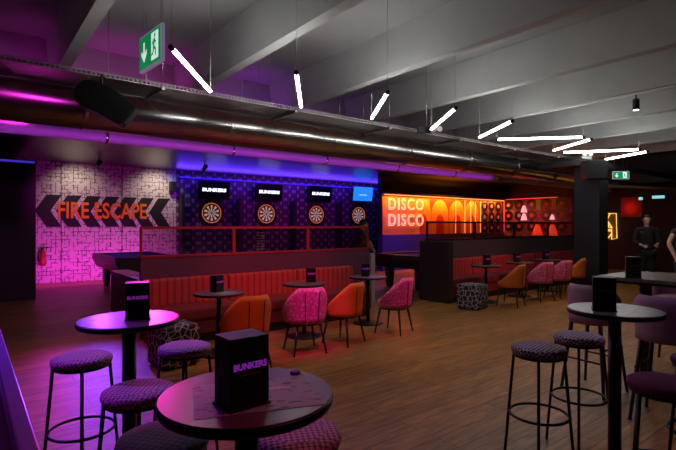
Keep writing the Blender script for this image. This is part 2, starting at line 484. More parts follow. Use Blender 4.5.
# exit signs: pictogram panel, running man and down arrow
def exit_sign(label, loc, rz, w, h, drop, glow=1):
    t = thing('exit_sign', label, 'exit sign', loc, rz)
    pbox('acrylic_plate', 'sign_edge', t, -w / 2, w / 2, -.012, .012, -h / 2, h / 2, bev=.003)
    for sy in (-1, 1):
        to3 = (lambda a, b, d, s=sy: (-s * a if s > 0 else a, s * (.013 + d), b))
        g = .012
        bm = nb(); prism(bm, [(-w / 2 + g, -h / 2 + g), (w / 2 - g, -h / 2 + g), (w / 2 - g, h / 2 - g), (-w / 2 + g, h / 2 - g)], to3, .002)
        gp = obj('green_panel', bm, 'green_sign', t)
        u = h * .5
        to4 = (lambda a, b, d, s=sy: (-s * a if s > 0 else a, s * (.0152 + d), b))
        bm = nb()
        ax = -w * .25
        prism(bm, [(ax - .08 * u, .55 * u), (ax + .08 * u, .55 * u), (ax + .08 * u, -.1 * u), (ax + .36 * u, .1 * u), (ax + .36 * u, -.14 * u), (ax, -.58 * u), (ax - .36 * u, -.14 * u), (ax - .36 * u, .1 * u), (ax - .08 * u, -.1 * u)], to4, .001)
        obj('arrow', bm, 'white_sign', t)
        bm = nb()
        mx = w * .22
        prism(bm, [(mx - .42 * u, -.72 * u), (mx + .5 * u, -.72 * u), (mx + .5 * u, .75 * u), (mx - .42 * u, .75 * u)], to4, .001)
        obj('doorway', bm, 'white_sign', t)
        to5 = (lambda a, b, d, s=sy: (-s * a if s > 0 else a, s * (.0166 + d), b))
        bm = nb()
        def limb(p, q, r):
            p, q = Vector(p), Vector(q); n = (q - p).normalized(); n = Vector((-n.y, n.x)) * r
            prism(bm, [(mx + (v.x) * u, v.y * u) for v in (p + n, q + n, q - n, p - n)], to5, .001)
        hd = [(mx + (.08 + .11 * math.cos(2 * PI * k / 12)) * u, (.55 + .11 * math.sin(2 * PI * k / 12)) * u) for k in range(12)]
        prism(bm, hd, to5, .001)
        limb((.02, .4), (-.08, -.05), .10); limb((-.06, -.05), (.2, -.22), .07); limb((.2, -.22), (.16, -.55), .06)
        limb((-.08, -.05), (-.14, -.35), .07); limb((-.14, -.35), (-.36, -.45), .06); limb((.0, .36), (.26, .12), .05); limb((-.02, .36), (-.28, .15), .05)
        obj('running_figure', bm, 'green_sign', t)
    for x in (-w * .38, w * .38):
        bm = nb(); tube(bm, [(x, 0, h / 2), (x, 0, drop)], .0025, 5); obj('suspension_wire', bm, 'steel', t)
    return t
exit_sign('green lit exit sign with down arrow, hanging near the loudspeaker', (.945, 3.16, 2.685), R(-85), .36, .235, CZ - 2.685)
exit_sign('small distant green exit sign, hanging right of the black column', (12.95, 5.02, 2.80), R(-45), .40, .2, CZ - 2.80)

# loudspeaker hung below the tray: rounded back, flat grille
t = thing('loudspeaker', 'black rounded loudspeaker hanging under the cable tray', 'loudspeaker', (1.19, 5.55, 2.86), R(-20))
bm = nb()
ro = lambda p, a=R(-16): (p[0] * math.cos(a) - p[1] * math.sin(a), p[0] * math.sin(a) + p[1] * math.cos(a))
pf = [(-.30, -.02), (-.285, .07), (-.24, .135), (-.16, .165), (.02, .15), (.26, .06), (.30, .03), (.22, -.19), (.18, -.20), (-.05, -.15), (-.20, -.13), (-.275, -.09)]
prism(bm, [ro(p) for p in pf], lambda a, b, d: (a, d - .15, b), .30)
bmesh.ops.bevel(bm, geom=[e for e in bm.edges], offset=.015, segments=2, affect='EDGES')
obj('cabinet', bm, 'black_plastic', t)
bm = nb(); prism(bm, [ro(p) for p in [(.275, .02), (.295, .022), (.225, -.17), (.205, -.172)]], lambda a, b, d: (a + .012, d - .12, b), .24); obj('grille', bm, 'grille', t)
bm = nb(); tube(bm, [(-.05, 0, .15), (-.05, 0, .30), (-.05, .42, .36)], .012, 8); obj('bracket', bm, 'black_metal', t)

t = thing('loudspeaker', 'black box loudspeaker fixed high beside the column top', 'loudspeaker', (11.25, 4.92, 2.80), R(-38))
pbox('cabinet', 'black_plastic', t, -.24, .24, -.15, .15, -.22, .22, bev=.02)
pbox('grille', 'grille', t, -.21, .21, -.155, -.15, -.19, .19)
bm = nb(); tube(bm, [(0, .0, .2), (0, .0, .35), (.12, .10, .35)], .015, 8); obj('bracket', bm, 'black_metal', t)

t = thing('emergency_light', 'twin headed emergency light above the black box loudspeaker', 'emergency light', (11.6, 5.25, 3.17), R(-38))
pbox('body', 'white_metal', t, -.11, .11, -.03, .05, -.07, .03, bev=.01)
for x in (-.07, .07):
    bm = nb(); lathe(bm, [(.02, .04), (.05, 0), (.055, -.05)], 16, 'Y', (x, -.02, .06)); h = obj('lamp_head', bm, 'white_metal', t)
    bm = nb(); lathe(bm, [(.045, -.072), (.045, -.0705)], 16, 'Y', (x, 0, .06)); obj('lens', bm, emis('emergency_lens', (1, .95, .9), 1.0), h)

t = thing('emergency_light', 'twin headed emergency light on the cable tray, middle of the room', 'emergency light', (6.42, 5.66, 3.24), R(-38))
pbox('body', 'black_plastic', t, -.16, .08, -.03, .06, -.06, .05, bev=.01)
for x in (.12, .22):
    bm = nb(); lathe(bm, [(.02, .05), (.045, 0), (.05, -.05)], 16, 'Y', (x, -.02, .0)); h = obj('lamp_head', bm, 'white_metal', t)
bm = nb(); box(bm, .05, .24, .0, .06, -.02, .02); obj('bracket', bm, 'black_metal', t)
bm = nb(); tube(bm, [(0, .02, .05), (0, .02, CZ - 3.24)], .006, 6); obj('suspension_rod', bm, 'steel', t)

# track spotlight and its rail
t = thing('track_rail', 'thin lighting track under a concrete beam at right', 'lighting track', (8.755, 3.2, 3.71))
pbox('rail', 'white_metal', t, -.02, .02, -.6, 2.2, 0, .035)
def track_spot(label, loc, rz, tilt):
    t = thing('track_spotlight', label, 'spotlight', loc, rz)
    bm = nb(); tube(bm, [(0, 0, 0), (0, 0, -.07)], .012, 8); obj('stem', bm, 'black_metal', t)
    bm = nb(); lathe(bm, [(.045, -.07), (.052, -.08), (.052, -.25), (.046, -.25)], 20); obj('can', bm, 'black_metal', t)
    bm = nb(); lathe(bm, [(.042, -.251), (.042, -.2535)], 20); obj('lens', bm, 'spot_face', t)
    return t
track_spot('black track spotlight shining down, under the beam at right', (8.755, 3.16, 3.71), 0, 0)

# ------------------------------------------------------------------ FIRE ESCAPE mural
WY = 14.7
t = thing('wall_sign', 'FIRE ESCAPE in orange letters across a row of black chevrons', 'sign', (3.15, WY, 1.93))
toV = lambda a, b, d: (a, -.004 - d, b)
for k in range(7):
    a = -1.74 + k * .484
    w = .355
    bm = nb()
    pts = [(a, 0), (a + .27, .43), (a + .27 + w, .43), (a + w, 0), (a + w + .27, -.43), (a + .27, -.43)]
    prism(bm, pts, toV, .006); obj('chevron', bm, 'black_paint', t)
bm = text_bm('FIRE ESCAPE', .62, .006, xs=.69, to3=lambda x, y, z: (x - .07, -.014 + z, y), bold=.012)
obj('lettering', bm, 'orange_paint', t, label='orange FIRE ESCAPE lettering')
t = thing('fire_extinguisher', 'red fire extinguisher with black hose on the doodle wall by the floor', 'fire extinguisher', (1.58, WY - .10, .48))
bm = nb(); lathe(bm, [(.06, 0), (.075, .02), (.075, .34), (.05, .40), (.025, .42)], 20); obj('cylinder', bm, 'ext_red', t)
bm = nb(); lathe(bm, [(.028, .42), (.028, .46)], 12); box(bm, -.02, .12, -.015, .015, .46, .485); obj('valve', bm, 'black_plastic', t)
bm = nb(); tube(bm, [(-.02, 0, .45), (-.09, -.02, .40), (-.10, -.03, .2), (-.085, -.03, .1)], .014, 8); obj('hose', bm, 'black_plastic', t)
pbox('wall_bracket', 'black_metal', t, -.04, .04, .06, .10, .15, .3)
def small_can(label, loc):
    t = thing('wall_spotlight', label, 'spotlight', loc)
    bm = nb(); tube(bm, [(0, 0, 0), (0, 0, -.12)], .015, 8); obj('stem', bm, 'black_metal', t)
    bm = nb(); tube(bm, [(0, -.09, -.10), (0, .12, -.22)], .06, 12); obj('can', bm, 'black_metal', t)
small_can('small black spotlight on the low ceiling above the chevrons', (2.65, 13.2, LZ))
small_can('small black spotlight on the low ceiling above the first dartboard', (5.1, 12.4, LZ))
t = thing('wall_loudspeaker', 'small black wall loudspeaker at the right end of the doodle wall', 'loudspeaker', (4.98, WY, 2.72))
pbox('cabinet', 'black_plastic', t, -.10, .10, -.22, -.06, -.16, .16, bev=.02)
pbox('bracket', 'black_metal', t, -.03, .03, -.06, 0, -.04, .04)

# ------------------------------------------------------------------ dart lanes
def dartboard(label, u, z):
    t = thing('dartboard', label, 'dartboard', (u, WY, z), 0, 'dartboards on the patterned wall')
    bm = nb(); lathe(bm, [(.43, -.001), (.43, -.05), (.40, -.06), (.30, -.06)], 40, 'Y'); obj('surround', bm, 'board_black', t)
    bm = nb()
    n = 20
    rad = [(0, .016, 2), (.016, .035, 3), (.035, .15, 0), (.15, .17, 2), (.17, .255, 0), (.255, .275, 2), (.275, .30, 1)]
    for r0, r1, kind in rad:
        for k in range(n):
            a0, a1 = 2 * PI * (k - .5) / n, 2 * PI * (k + .5) / n
            mi = kind
            if kind == 0: mi = 0 if k % 2 else 1
            if kind == 2: mi = 3 if k % 2 else 2
            if r0 == .275: mi = 1
            ps = [(r0, a0), (r1, a0), (r1, a1), (r0, a1)] if r0 > 0 else [(0, 0), (r1, a0), (r1, a1)]
            f = bm.faces.new([bm.verts.new((r * math.cos(a), -.066, r * math.sin(a))) for r, a in ps]); f.material_index = mi
    bmesh.ops.remove_doubles(bm, verts=bm.verts[:], dist=.0005)
    obj('board_face', bm, ['board_cream_lit', 'board_black', 'board_red', 'board_green'], t)
    bm = nb(); tube(bm, [(.315 * math.cos(2 * PI * k / 40), -.072, .315 * math.sin(2 * PI * k / 40)) for k in range(40)], .013, 8, True); obj('light_ring', bm, 'lit_ring', t)
    return t
DU = [6.26, 8.27, 10.42, 12.52]
DN = ['leftmost dartboard, below the leftmost screen, ringed in orange light', 'second dartboard, just right of the ring stand', 'third dartboard, left of the person', 'rightmost dartboard, under the blue screen']
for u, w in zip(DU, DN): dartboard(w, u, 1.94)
def tv(label, u, z, blue):
    t = thing('lane_screen', label, 'screen', (u, WY - .25, z), 0, 'screens above the dartboards')
    T = Matrix.Rotation(R(8), 4, 'X')
    def tb(name, mat, par, *a, bev=0):
        bm = nb(); box(bm, *a, bev=bev); bm.transform(T); return obj(name, bm, mat, par)
    tb('bezel', 'black_plastic', t, -.53, .53, -.03, .03, -.30, .30, bev=.008)
    s = tb('display', 'screen_blue' if blue else 'screen_black', t, -.505, .505, -.034, -.030, -.275, .275)
    if not blue:
        bm = text_bm('BUNKERS', .14, .002, xs=1.35, to3=lambda x, y, zz: (x, -.037, y), bold=.008); bm.transform(T); obj('logo', bm, 'screen_logo', s)
    else:
        tb('caption_bar', 'screen_logo', s, -.2, .2, -.037, -.035, -.05, -.03)
    bm = nb(); tube(bm, [(0, .02, .05), (0, .24, .05)], .025, 8); obj('bracket', bm, 'black_metal', t)
    bm = nb(); box(bm, -.10, .10, .22, .25, -.1, .2); obj('mount_plate', bm, 'black_metal', t)
tv('leftmost black screen with a white logo above the dart lanes', DU[0], 2.67, False)
tv('second black screen with a white logo, right of the leftmost one', DU[1], 2.69, False)
tv('third black screen with a white logo, left of the blue screen', DU[2] + .05, 2.72, False)
tv('bright blue lit screen above the rightmost dartboard', DU[3] + .05, 2.80, True)
DIV = ['between the doodle wall and the first dartboard', 'right of the first dartboard', 'right of the second dartboard', 'right of the third dartboard', 'at the right end of the dart wall']
for u, w in zip([5.22, 7.15, 9.3, 11.4, 13.55], DIV):
    t = thing('lane_divider', 'dark upright lane divider ' + w, 'divider', (u, WY - .30, 0), 0, 'upright dart lane dividers')
    pbox('post', 'charcoal', t, -.04, .04, -.04, .04, 0, 2.5)
    pbox('fin', 'charcoal', t, -.02, .02, .04, .29, 0, 2.4)
bm = nb(); box(bm, 5.2, 13.6, 14.60, 14.66, 3.02, 3.06); o = obj('led_strip', bm, 'led_dim'); tag(o, 'blue light strip along the top of the dart wall', 'light strip')

# ------------------------------------------------------------------ DISCO wall (v = 11.6)
DV = 11.62
t = thing('arch_mural', 'glowing orange mural of red and pale arches on the partition', 'mural', (10.98, DV, 1.22))
pbox('panel', 'orange_wall', t, 0, 5.38, -.02, 0, 0, 1.30)
def arch(cx, w, h, z0, dep, mat):
    pts = [(cx - w / 2, z0), (cx + w / 2, z0)] + [(cx + w / 2 * math.cos(PI * k / 16), z0 + h - w / 2 * 1.25 + w / 2 * 1.25 * math.sin(PI * k / 16)) for k in range(17)]
    bm = nb(); prism(bm, pts, lambda a, b, d: (a, -.02 - dep + .004 - d, b), .004); obj('arch', bm, mat, t)
pbox('red_field', 'arch_red', t, 2.35, 5.36, -.024, -.02, 0, 1.28)
for cx, w in ((2.0, .85), (2.92, .95), (3.92, .95), (4.85, .85)):
    arch(cx, w, 1.27, .002, .008, 'arch_pale'); arch(cx, w * .45, .72, .002, .012, 'arch_red')
for i in range(2):
    t2 = thing('disco_sign', ['upper', 'lower'][i] + ' line of the outlined DISCO sign, glowing warm white', 'sign', (12.08, DV - .06, 2.25 - .55 * i), 0, 'stacked DISCO lines')
    cu = bpy.data.curves.new('disco_outline', 'FONT'); cu.body = 'DISCO'; cu.size = .56; cu.align_x = 'CENTER'; cu.align_y = 'CENTER'
    cu.fill_mode = 'NONE'; cu.bevel_depth = .007; cu.bevel_resolution = 1; cu.resolution_u = 4; cu.space_character = 1.22
    so = bpy.data.objects.new('src', cu); COL.objects.link(so)
    me = bpy.data.meshes.new_from_object(so.evaluated_get(bpy.context.evaluated_depsgraph_get()))
    bm = nb(); bm.from_mesh(me)
    for v in bm.verts: v.co = Vector((v.co.x * .93, v.co.z, v.co.y))
    bpy.data.objects.remove(so); bpy.data.curves.remove(cu)
    obj('outline', bm, 'neon_gold', t2)
for x, w in zip((14.78, 15.35, 15.72, 16.02, 16.36), ('leftmost', 'second', 'third', 'fourth', 'rightmost')):
    bm = nb(); tube(bm, [(0, 0, 0), (0, 0, 1.28)], .014, 8); o = obj('light_strip', bm, 'neon_orange', None, (x, DV - .06, 1.24))
    tag(o, w + ' vertical orange light strip over the arches', 'light strip', 'vertical strips on the arch mural')
bm = nb(); box(bm, 10.98, 17.95, 11.50, 11.54, 2.56, 2.585); o = obj('led_strip', bm, 'neon_orange'); tag(o, 'long orange light strip along the top of the arch mural', 'light strip')
sbox('trim_cove', 'charcoal', 10.95, 18.0, 11.40, 11.62, 2.60, 2.66)

# record wall
t = thing('record_mural', 'purple and red mural behind the vinyl records, left panel', 'mural', (16.40, DV, 1.22))
pbox('panel', 'record_wall', t, 0, 1.56, -.02, 0, 0, 1.32)
t = thing('record_mural', 'purple mural behind the vinyl records, right panel by the column', 'mural', (18.0, 8.65, 1.10))
pbox('panel', 'record_wall', t, -.02, 0, 0, 2.9, 0, 1.50)
bm = nb(); tube(bm, [(17.93, 11.5, 1.25), (17.93, 11.5, 2.55)], .02, 8); o = obj('light_strip', bm, 'neon_red'); tag(o, 'red vertical light strip in the corner of the record wall', 'light strip')
bm = nb(); tube(bm, [(17.93, 9.2, 2.62), (17.93, 11.4, 2.62)], .015, 8); o = obj('light_strip', bm, 'neon_red'); tag(o, 'red light strip along the top of the record wall', 'light strip')
def record(label, loc, facing, lab, r=.21):
    t = thing('vinyl_record', label, 'record', loc, 0 if facing == 'V' else R(-90), 'vinyl records on the mural')
    bm = nb(); lathe(bm, [(r, 0), (r, -.012)], 28, 'Y', (0, -.022, 0)); obj('disc', bm, 'vinyl', t)
    bm = nb(); lathe(bm, [(r * .36, -.012), (r * .36, -.015)], 20, 'Y', (0, -.022, 0)); obj('label_disc', bm, lab, t)
rows = ['top', 'middle', 'bottom']
for r_ in range(3):
    for k in range(3):
        record('vinyl record %s in the %s row left of the red corner strip' % (['first', 'second', 'third'][k], rows[r_]), (16.68 + k * .48, DV, 2.32 - r_ * .44), 'V', 'label_violet')
    for k in range(5):
        record('vinyl record %s in the %s row right of the red corner strip' % (['first', 'second', 'third', 'fourth', 'fifth'][k], rows[r_]), (18.0, [11.32, 10.83, 10.28, 9.67, 9.06][k], 2.38 - r_ * .44), 'U', ['label_violet', 'label_red'][(k + r_) % 2])
for v, m, w in ((9.975, 'green_card', 'green'), (9.365, 'cream_card', 'cream')):
    bm = nb(); box(bm, -.021, 0, -.10, .10, -.22, .22); o = obj('record_sleeve', bm, m, None, (17.978, v, 2.36)); tag(o, w + ' card sleeve between records in the top row', 'sleeve')
def cone_lamp(label, v, z, mat, s=1.):
    t = thing('wall_lamp', label, 'lamp', (17.86, v, z))
    bm = nb(); lathe(bm, [(.16 * s, -.17 * s), (.12 * s, 0), (.05 * s, .17 * s)], 16); obj('shade', bm, mat, t)
    bm = nb(); tube(bm, [(0, 0, .15 * s), (.12, 0, .15 * s)], .01, 6); obj('bracket', bm, 'black_metal', t)
cone_lamp('left red glowing cone lamp in the bottom record row', 9.975, 1.36, 'red_glow', 1.25)
cone_lamp('right red glowing cone lamp in the bottom record row', 9.365, 1.36, 'red_glow', 1.25)
cone_lamp('upper pink glowing lamp left of the green sleeve', 10.55, 2.20, 'pink_glow', .8)
cone_lamp('pink glowing lamp below the other pink one', 10.55, 1.88, 'pink_glow', .8)
cone_lamp('pink glowing lamp right of the cream sleeve', 9.365, 1.86, 'pink_glow', .6)
# yellow neon beyond the column, red panel and small screens
t = thing('neon_sign', 'yellow neon angular letter sign right of the black column', 'neon sign', (17.99, 7.35, 1.5))
pbox('backing', 'gold_back', t, -.02, 0, -.24, .46, -.47, .46)
def nz(p): return (-.05, (130 - p[0]) / 11.27 / 28.2, (240 - p[1]) / 11.27 / 28.2)
bm = nb()
for pl in ([(55, 95), (210, 95), (217, 370), (162, 385), (162, 275), (100, 275), (85, 230), (145, 95)], [(60, 130), (110, 165), (168, 258)], [(130, 185), (130, 250), (160, 255)], [(55, 290), (160, 290)], [(162, 320), (130, 365), (70, 392)]):
    tube(bm, [nz(p) for p in pl], .016, 8)
obj('tubing', bm, 'neon_yellow', t)
t = thing('wall_panel', 'red lit wall panel right of the yellow neon sign', 'panel', (18.0, 6.66, 2.1))
pbox('board', 'red_panel', t, -.03, 0, -.36, .30, -.27, .40)
for y, z, w, lab in ((6.34, 2.44, .06, 'small square teal light on the far right wall'), (5.82, 2.47, .18, 'wide teal strip screen on the far right wall')):
    t = thing('wall_screen', lab, 'screen', (18.0, y, z))
    pbox('case', 'black_plastic', t, -.04, 0, -w - .02, w + .02, -.08, .08)
    pbox('display', 'teal_glow', t, -.046, -.04, -w, w, -.045, .05)
bm = nb(); tube(bm, [(13.0, 5.9, 2.62), (17.9, 4.6, 2.62)], .04, 10); 
o = obj('pipe', bm, plain('cream_pipe', (.45, .33, .18), .4)); tag(o, 'cream coloured pipe running under the ceiling right of the column', 'pipe')

# ------------------------------------------------------------------ booths
def booth(label_b, label_p, u0, u1, ub, ptop, gtop, panel, frame, npost):
    L = ub - u0
    t = thing('bench', label_b, 'bench', (u0, 6.02, 0))
    pbox('plinth', 'wood_black', t, 0.02, L - .02, .06, .62, 0, .12)
    pbox('base', 'red_seat', t, 0, L, .02, .62, .12, .30, bev=.01)
    n = max(2, round(L / 1.35))
    for k in range(n):
        bm = nb(); box(bm, L * k / n + .004, L * (k + 1) / n - .004, 0, .56, .30, .46, .035); obj('seat_cushion', bm, 'red_seat', t)
        bm = nb(); box(bm, L * k / n + .004, L * (k + 1) / n - .004, .50, .64, .44, .82, .03); obj('backrest', bm, 'red_velvet', t)
    L = u1 - u0
    p = thing('glazed_screen', label_p, 'screen', (u0, 6.67, 0))
    pbox('panel', panel, p, 0, L, 0, .08, 0, ptop)
    pbox('cap_rail', frame, p, -.01, L + .01, -.01, .09, ptop, ptop + .03)
    pbox('top_rail', frame, p, 0, L, .02, .06, gtop - .04, gtop)
    for k in range(npost + 1):
        x = L * k / npost
        pbox('post', frame, p, max(0, x - .025), min(L, x + .025), .015, .065, ptop + .03, gtop - .04)
    for k in range(npost):
        pbox('pane', 'glass', p, L * k / npost + .03, L * (k + 1) / npost - .03, .036, .044, ptop + .03, gtop - .04)
booth('long red fluted velvet bench nearest, below the red framed screen', 'red framed glass screen on a plum panel behind the nearer bench', 1.85, 5.96, 5.45, 1.10, 1.53, 'panel_plum', 'red_frame', 3)
booth('far red velvet bench below the grooved dark panel', 'black framed glass screen on a grooved dark panel behind the far bench', 7.62, 14.2, 14.2, 1.22, 1.63, 'panel_slat', 'black_metal', 4)
bm = nb(); box(bm, 7.45, 7.60, 6.0, 6.76, 0, 1.22, .01); o = obj('bench_end_panel', bm, 'wood_black'); tag(o, 'black upright end panel at the left end of the far bench', 'panel')
bm = nb(); box(bm, 5.98, 6.07, 6.62, 6.78, 0, 1.02, .01); o = obj('end_post', bm, plain('pale_end_post', (.40, .30, .32), .5)); tag(o, 'pale upright post at the right end of the plum panel', 'post')

t = thing('ledge', 'black ledge with a violet glossy top, left of the nearer bench', 'ledge', (2.2, 8.35, 0))
pbox('body', 'wood_black', t, -.14, .14, -.95, .95, 0, .69)
pbox('top', 'lacquer', t, -.16, .16, -.97, .97, .69, .73, bev=.006, label='violet glossy top')

# pool tables
def pool_table(label, loc, lx, ly):
    t = thing('pool_table', label, 'pool table', loc)
    bm = nb()
    prism(bm, [(-lx + .10, .50), (lx - .10, .50), (lx, .70), (lx, .78), (-lx, .78), (-lx, .70)], lambda a, b, d: (a, -ly + d, b), 2 * ly)
    obj('body', bm, 'wood_black', t)
    pbox('bed', 'blue_cloth', t, -lx + .10, lx - .10, -ly + .10, ly - .10, .78, .795)
    bm = nb()
    for a in ((-lx, lx, -ly, -ly + .10), (-lx, lx, ly - .10, ly), (-lx, -lx + .10, -ly + .1, ly - .1), (lx - .10, lx, -ly + .1, ly - .1)): box(bm, *a, .78, .83, bev=.008)
    obj('cushion_rail', bm, 'wood_black', t)
    for sx in (-1, 1):
        for sy in (-1, 1):
            bm = nb(); x, y = sx * (lx - .28), sy * (ly - .28)
            prism(bm, [(-.09, .5), (.09, .5), (.06, .04), (-.06, .04)], lambda a, b, d: (x + a, y - .08 + d, b), .16)
            box(bm, x - .05, x + .05, y - .06, y + .06, 0, .04)
            obj('leg', bm, 'wood_black', t)
            bm = nb(); lathe(bm, [(.055, .8315), (.055, .834)], 16, o=(sx * (lx - .07), sy * (ly - .07), 0)); obj('pocket', bm, 'board_black', t)
    return t
pool_table('pool table with blue cloth beside the doodle wall', (3.25, 12.2, 0), .72, 1.2)
pool_table('pool table with blue cloth between the two benches, before the orange mural', (9.45, 8.2, 0), 1.25, .78)

# ring stand behind the nearer screen
t = thing('ring_stand', 'slim stand of stacked pale rings under a round top, behind the red framed screen', 'stand', (4.72, 8.6, 0))
bm = nb(); lathe(bm, [(.18, 0), (.18, .02), (.03, .05)], 24); obj('base', bm, 'black_metal', t)
bm = nb(); tube(bm, [(0, 0, .04), (0, 0, 1.46)], .02, 10); obj('pole', bm, 'black_metal', t)
bm = nb(); lathe(bm, [(.17, 1.46), (.18, 1.47), (.18, 1.485), (.02, 1.50)], 24); obj('round_top', bm, 'brass', t)
for k in range(9):
    z = .95 + k * .055
    bm = nb(); tube(bm, [(.085 * math.cos(2 * PI * j / 20), .085 * math.sin(2 * PI * j / 20), z) for j in range(20)], .011, 6, True); obj('ring', bm, plain('pale_ring', (.6, .5, .45), .4) if k == 0 else bpy.data.materials['pale_ring'], t)

# ------------------------------------------------------------------ seats
def tub_shell(r, zb, zt_rear, zt_front, th, arc, lean, ysq=1.0, n=28, m=7, sh=.32):
    """curved back: angle 0 = rear (-y); height falls from the rear to the arm ends"""
    bm = nb(); outer, inner = [], []
    for i in range(n + 1):
        a = -arc + 2 * arc * i / n
        f = abs(a) / arc
        top = zt_rear + (zt_front - zt_rear) * (max(0, (f - sh) / (1 - sh)) ** 1.1)
        ro, ri = [], []
        for j in range(m + 1):
            h = j / m
            z = zb + (top - zb) * h
            rr = r + lean * h
            edge = .5 * th * (1 - math.sqrt(max(0, 1 - max(0, (h - .8) / .2) ** 2))) 
            for lst, q in ((ro, rr - edge), (ri, rr - th + edge)):
                lst.append(bm.verts.new((q * math.sin(a), -q * math.cos(a) * ysq, z)))
        outer.append(ro); inner.append(ri)
    def quad(a, b, c, d):
        try: bm.faces.new((a, b, c, d)).smooth = True
        except ValueError: pass
    for i in range(n):
        for j in range(m):
            quad(outer[i][j], outer[i + 1][j], outer[i + 1][j + 1], outer[i][j + 1])
            quad(inner[i][j], inner[i][j + 1], inner[i + 1][j + 1], inner[i + 1][j])
        quad(outer[i][m], outer[i + 1][m], inner[i + 1][m], inner[i][m])
        quad(outer[i][0], inner[i][0], inner[i + 1][0], outer[i + 1][0])
    for i in (0, n):
        for j in range(m): quad(outer[i][j], outer[i][j + 1], inner[i][j + 1], inner[i][j])
    return bm

def tub_chair(label, cover, loc, rz, group):
    t = thing('tub_chair', label, 'chair', loc, rz, group)
    bm = nb(); lathe(bm, [(.17, .36), (.215, .37), (.232, .40), (.235, .445), (.222, .47), (.18, .48), (.02, .485)], 32); obj('seat', bm, 'tan' if cover == 'pink_floral' else cover, t, smooth=True)
    bm = tub_shell(.25, .38, .81, .50, .05, R(110), .035); obj('backrest', bm, cover, t, smooth=True)
    bm = nb()
    for a in (-.32, .32):
        tube(bm, [((.258 + .030 * h) * math.sin(a), -(.258 + .030 * h) * math.cos(a), .40 + .36 * h) for h in (0, .25, .5, .75, 1)], .005, 6)
    obj('seam', bm, 'piping', t)
    bm = nb(); lathe(bm, [(.16, .34), (.19, .345), (.19, .372), (.15, .375)], 24); obj('seat_frame', bm, 'black_metal', t)
    for sx in (-1, 1):
        for sy in (-1, 1):
            bm = nb(); tube(bm, [(sx * .145, sy * .145, .355), (sx * .205, sy * .205, 0)], .017, 10, r2=.010); obj('leg', bm, 'black_metal', t)
    return t
def face(dx, dy): return math.atan2(dy, dx) - PI / 2      # local +y looks along (dx, dy)
CG = 'tub chairs along the benches'
orange = tub_chair('orange velvet tub chair nearest, at the leftmost low round table', 'orange_velvet', (2.40, 4.70, 0), face(.02, 1), CG)
pink = tub_chair('pink floral tub chair right of the nearest orange chair', 'pink_floral', (3.27, 4.84, 0), face(.25, 1), CG)
dup(orange, (3.93, 4.90, 0), face(-.30, 1), 'orange velvet tub chair between the two nearer pink chairs')
dup(pink, (4.88, 4.92, 0), face(-.35, 1), 'pink floral tub chair at the right end of the nearer bench, seen from the side')
dup(orange, (8.20, 5.12, 0), face(-.22, 1), 'orange velvet tub chair beside the white patterned pouf, far bench')
dup(pink, (9.28, 5.14, 0), face(.2, 1), 'left pink floral tub chair of the far pair', None)
dup(pink, (10.02, 5.12, 0), face(.2, 1), 'right pink floral tub chair of the far pair', None)
dup(orange, (10.82, 5.20, 0), face(-.25, 1), 'orange velvet tub chair farthest away, against the black column')

def round_table(name, label, loc, r, h, group, top='table_top'):
    t = thing(name, label, 'table', loc, 0, group)
    bm = nb(); lathe(bm, [(r - .004, h - .004), (r - .006, h)], 56); obj('tabletop', bm, top, t)
    bm = nb(); lathe(bm, [(r - .03, h - .034), (r - .004, h - .030), (r, h - .022), (r, h - .006), (r - .004, h - .004)], 56); obj('rim', bm, 'table_edge', t)
    bm = nb(); tube(bm, [(0, 0, .015), (0, 0, h - .034)], .030 if h < .9 else .037, 16); obj('column', bm, 'black_metal', t)
    bm = nb(); lathe(bm, [(.24, 0), (.24, .012), (.21, .02), (.05, .035)], 40); obj('base', bm, 'black_metal', t)
    bm = nb(); lathe(bm, [(.05, h - .06), (.13, h - .034)], 20); obj('top_plate', bm, 'black_metal', t)
    return t
LT = [((2.40, 5.40), 'low round table in front of the nearest orange chair'), ((3.72, 5.52), 'low round table behind the pink chair, middle of the nearer bench'), ((5.0, 5.62), 'low round table at the right end of the nearer bench'),
      ((8.25, 5.70), 'low round table beside the patterned pouf at the far bench'), ((9.5, 5.72), 'low round table behind the far pink chairs'), ((10.75, 5.74), 'low round table nearest the column at the far bench')]
lt0 = None
for (x, y), w in LT:
    if lt0 is None: lt0 = round_table('round_table', w, (x, y, 0), .30, .74, 'low round tables along the benches')
    else: dup(lt0, (x, y, 0), 0, w)
HT = 1.03
round_table('bar_table', 'high round bar table nearest the camera, with a menu sheet on it', (.686, 1.335, 0), .267, HT, 'high round tables')
round_table('bar_table', 'high round bar table at left with a violet shining top', (.715, 2.80, 0), .267, HT, 'high round tables')
round_table('bar_table', 'high round bar table at right with a grey wooden top', (3.16, 1.26, 0), .268, HT, 'high round tables', 'table_grey')
t = thing('high_table', 'long rectangular high table behind the lilac bar chairs', 'table', (5.38, 1.15, 0))
pbox('tabletop', 'table_grey', t, -.42, .42, -1.0, 1.0, 1.015, 1.045)
pbox('rim', 'table_edge', t, -.43, .43, -1.01, 1.01, .99, 1.015)
for y in (-.7, .7):
    pbox('leg', 'black_metal', t, -.04, .04, y - .04, y + .04, .02, .99)
    pbox('foot', 'black_metal', t, -.3, .3, y - .05, y + .05, 0, .02)

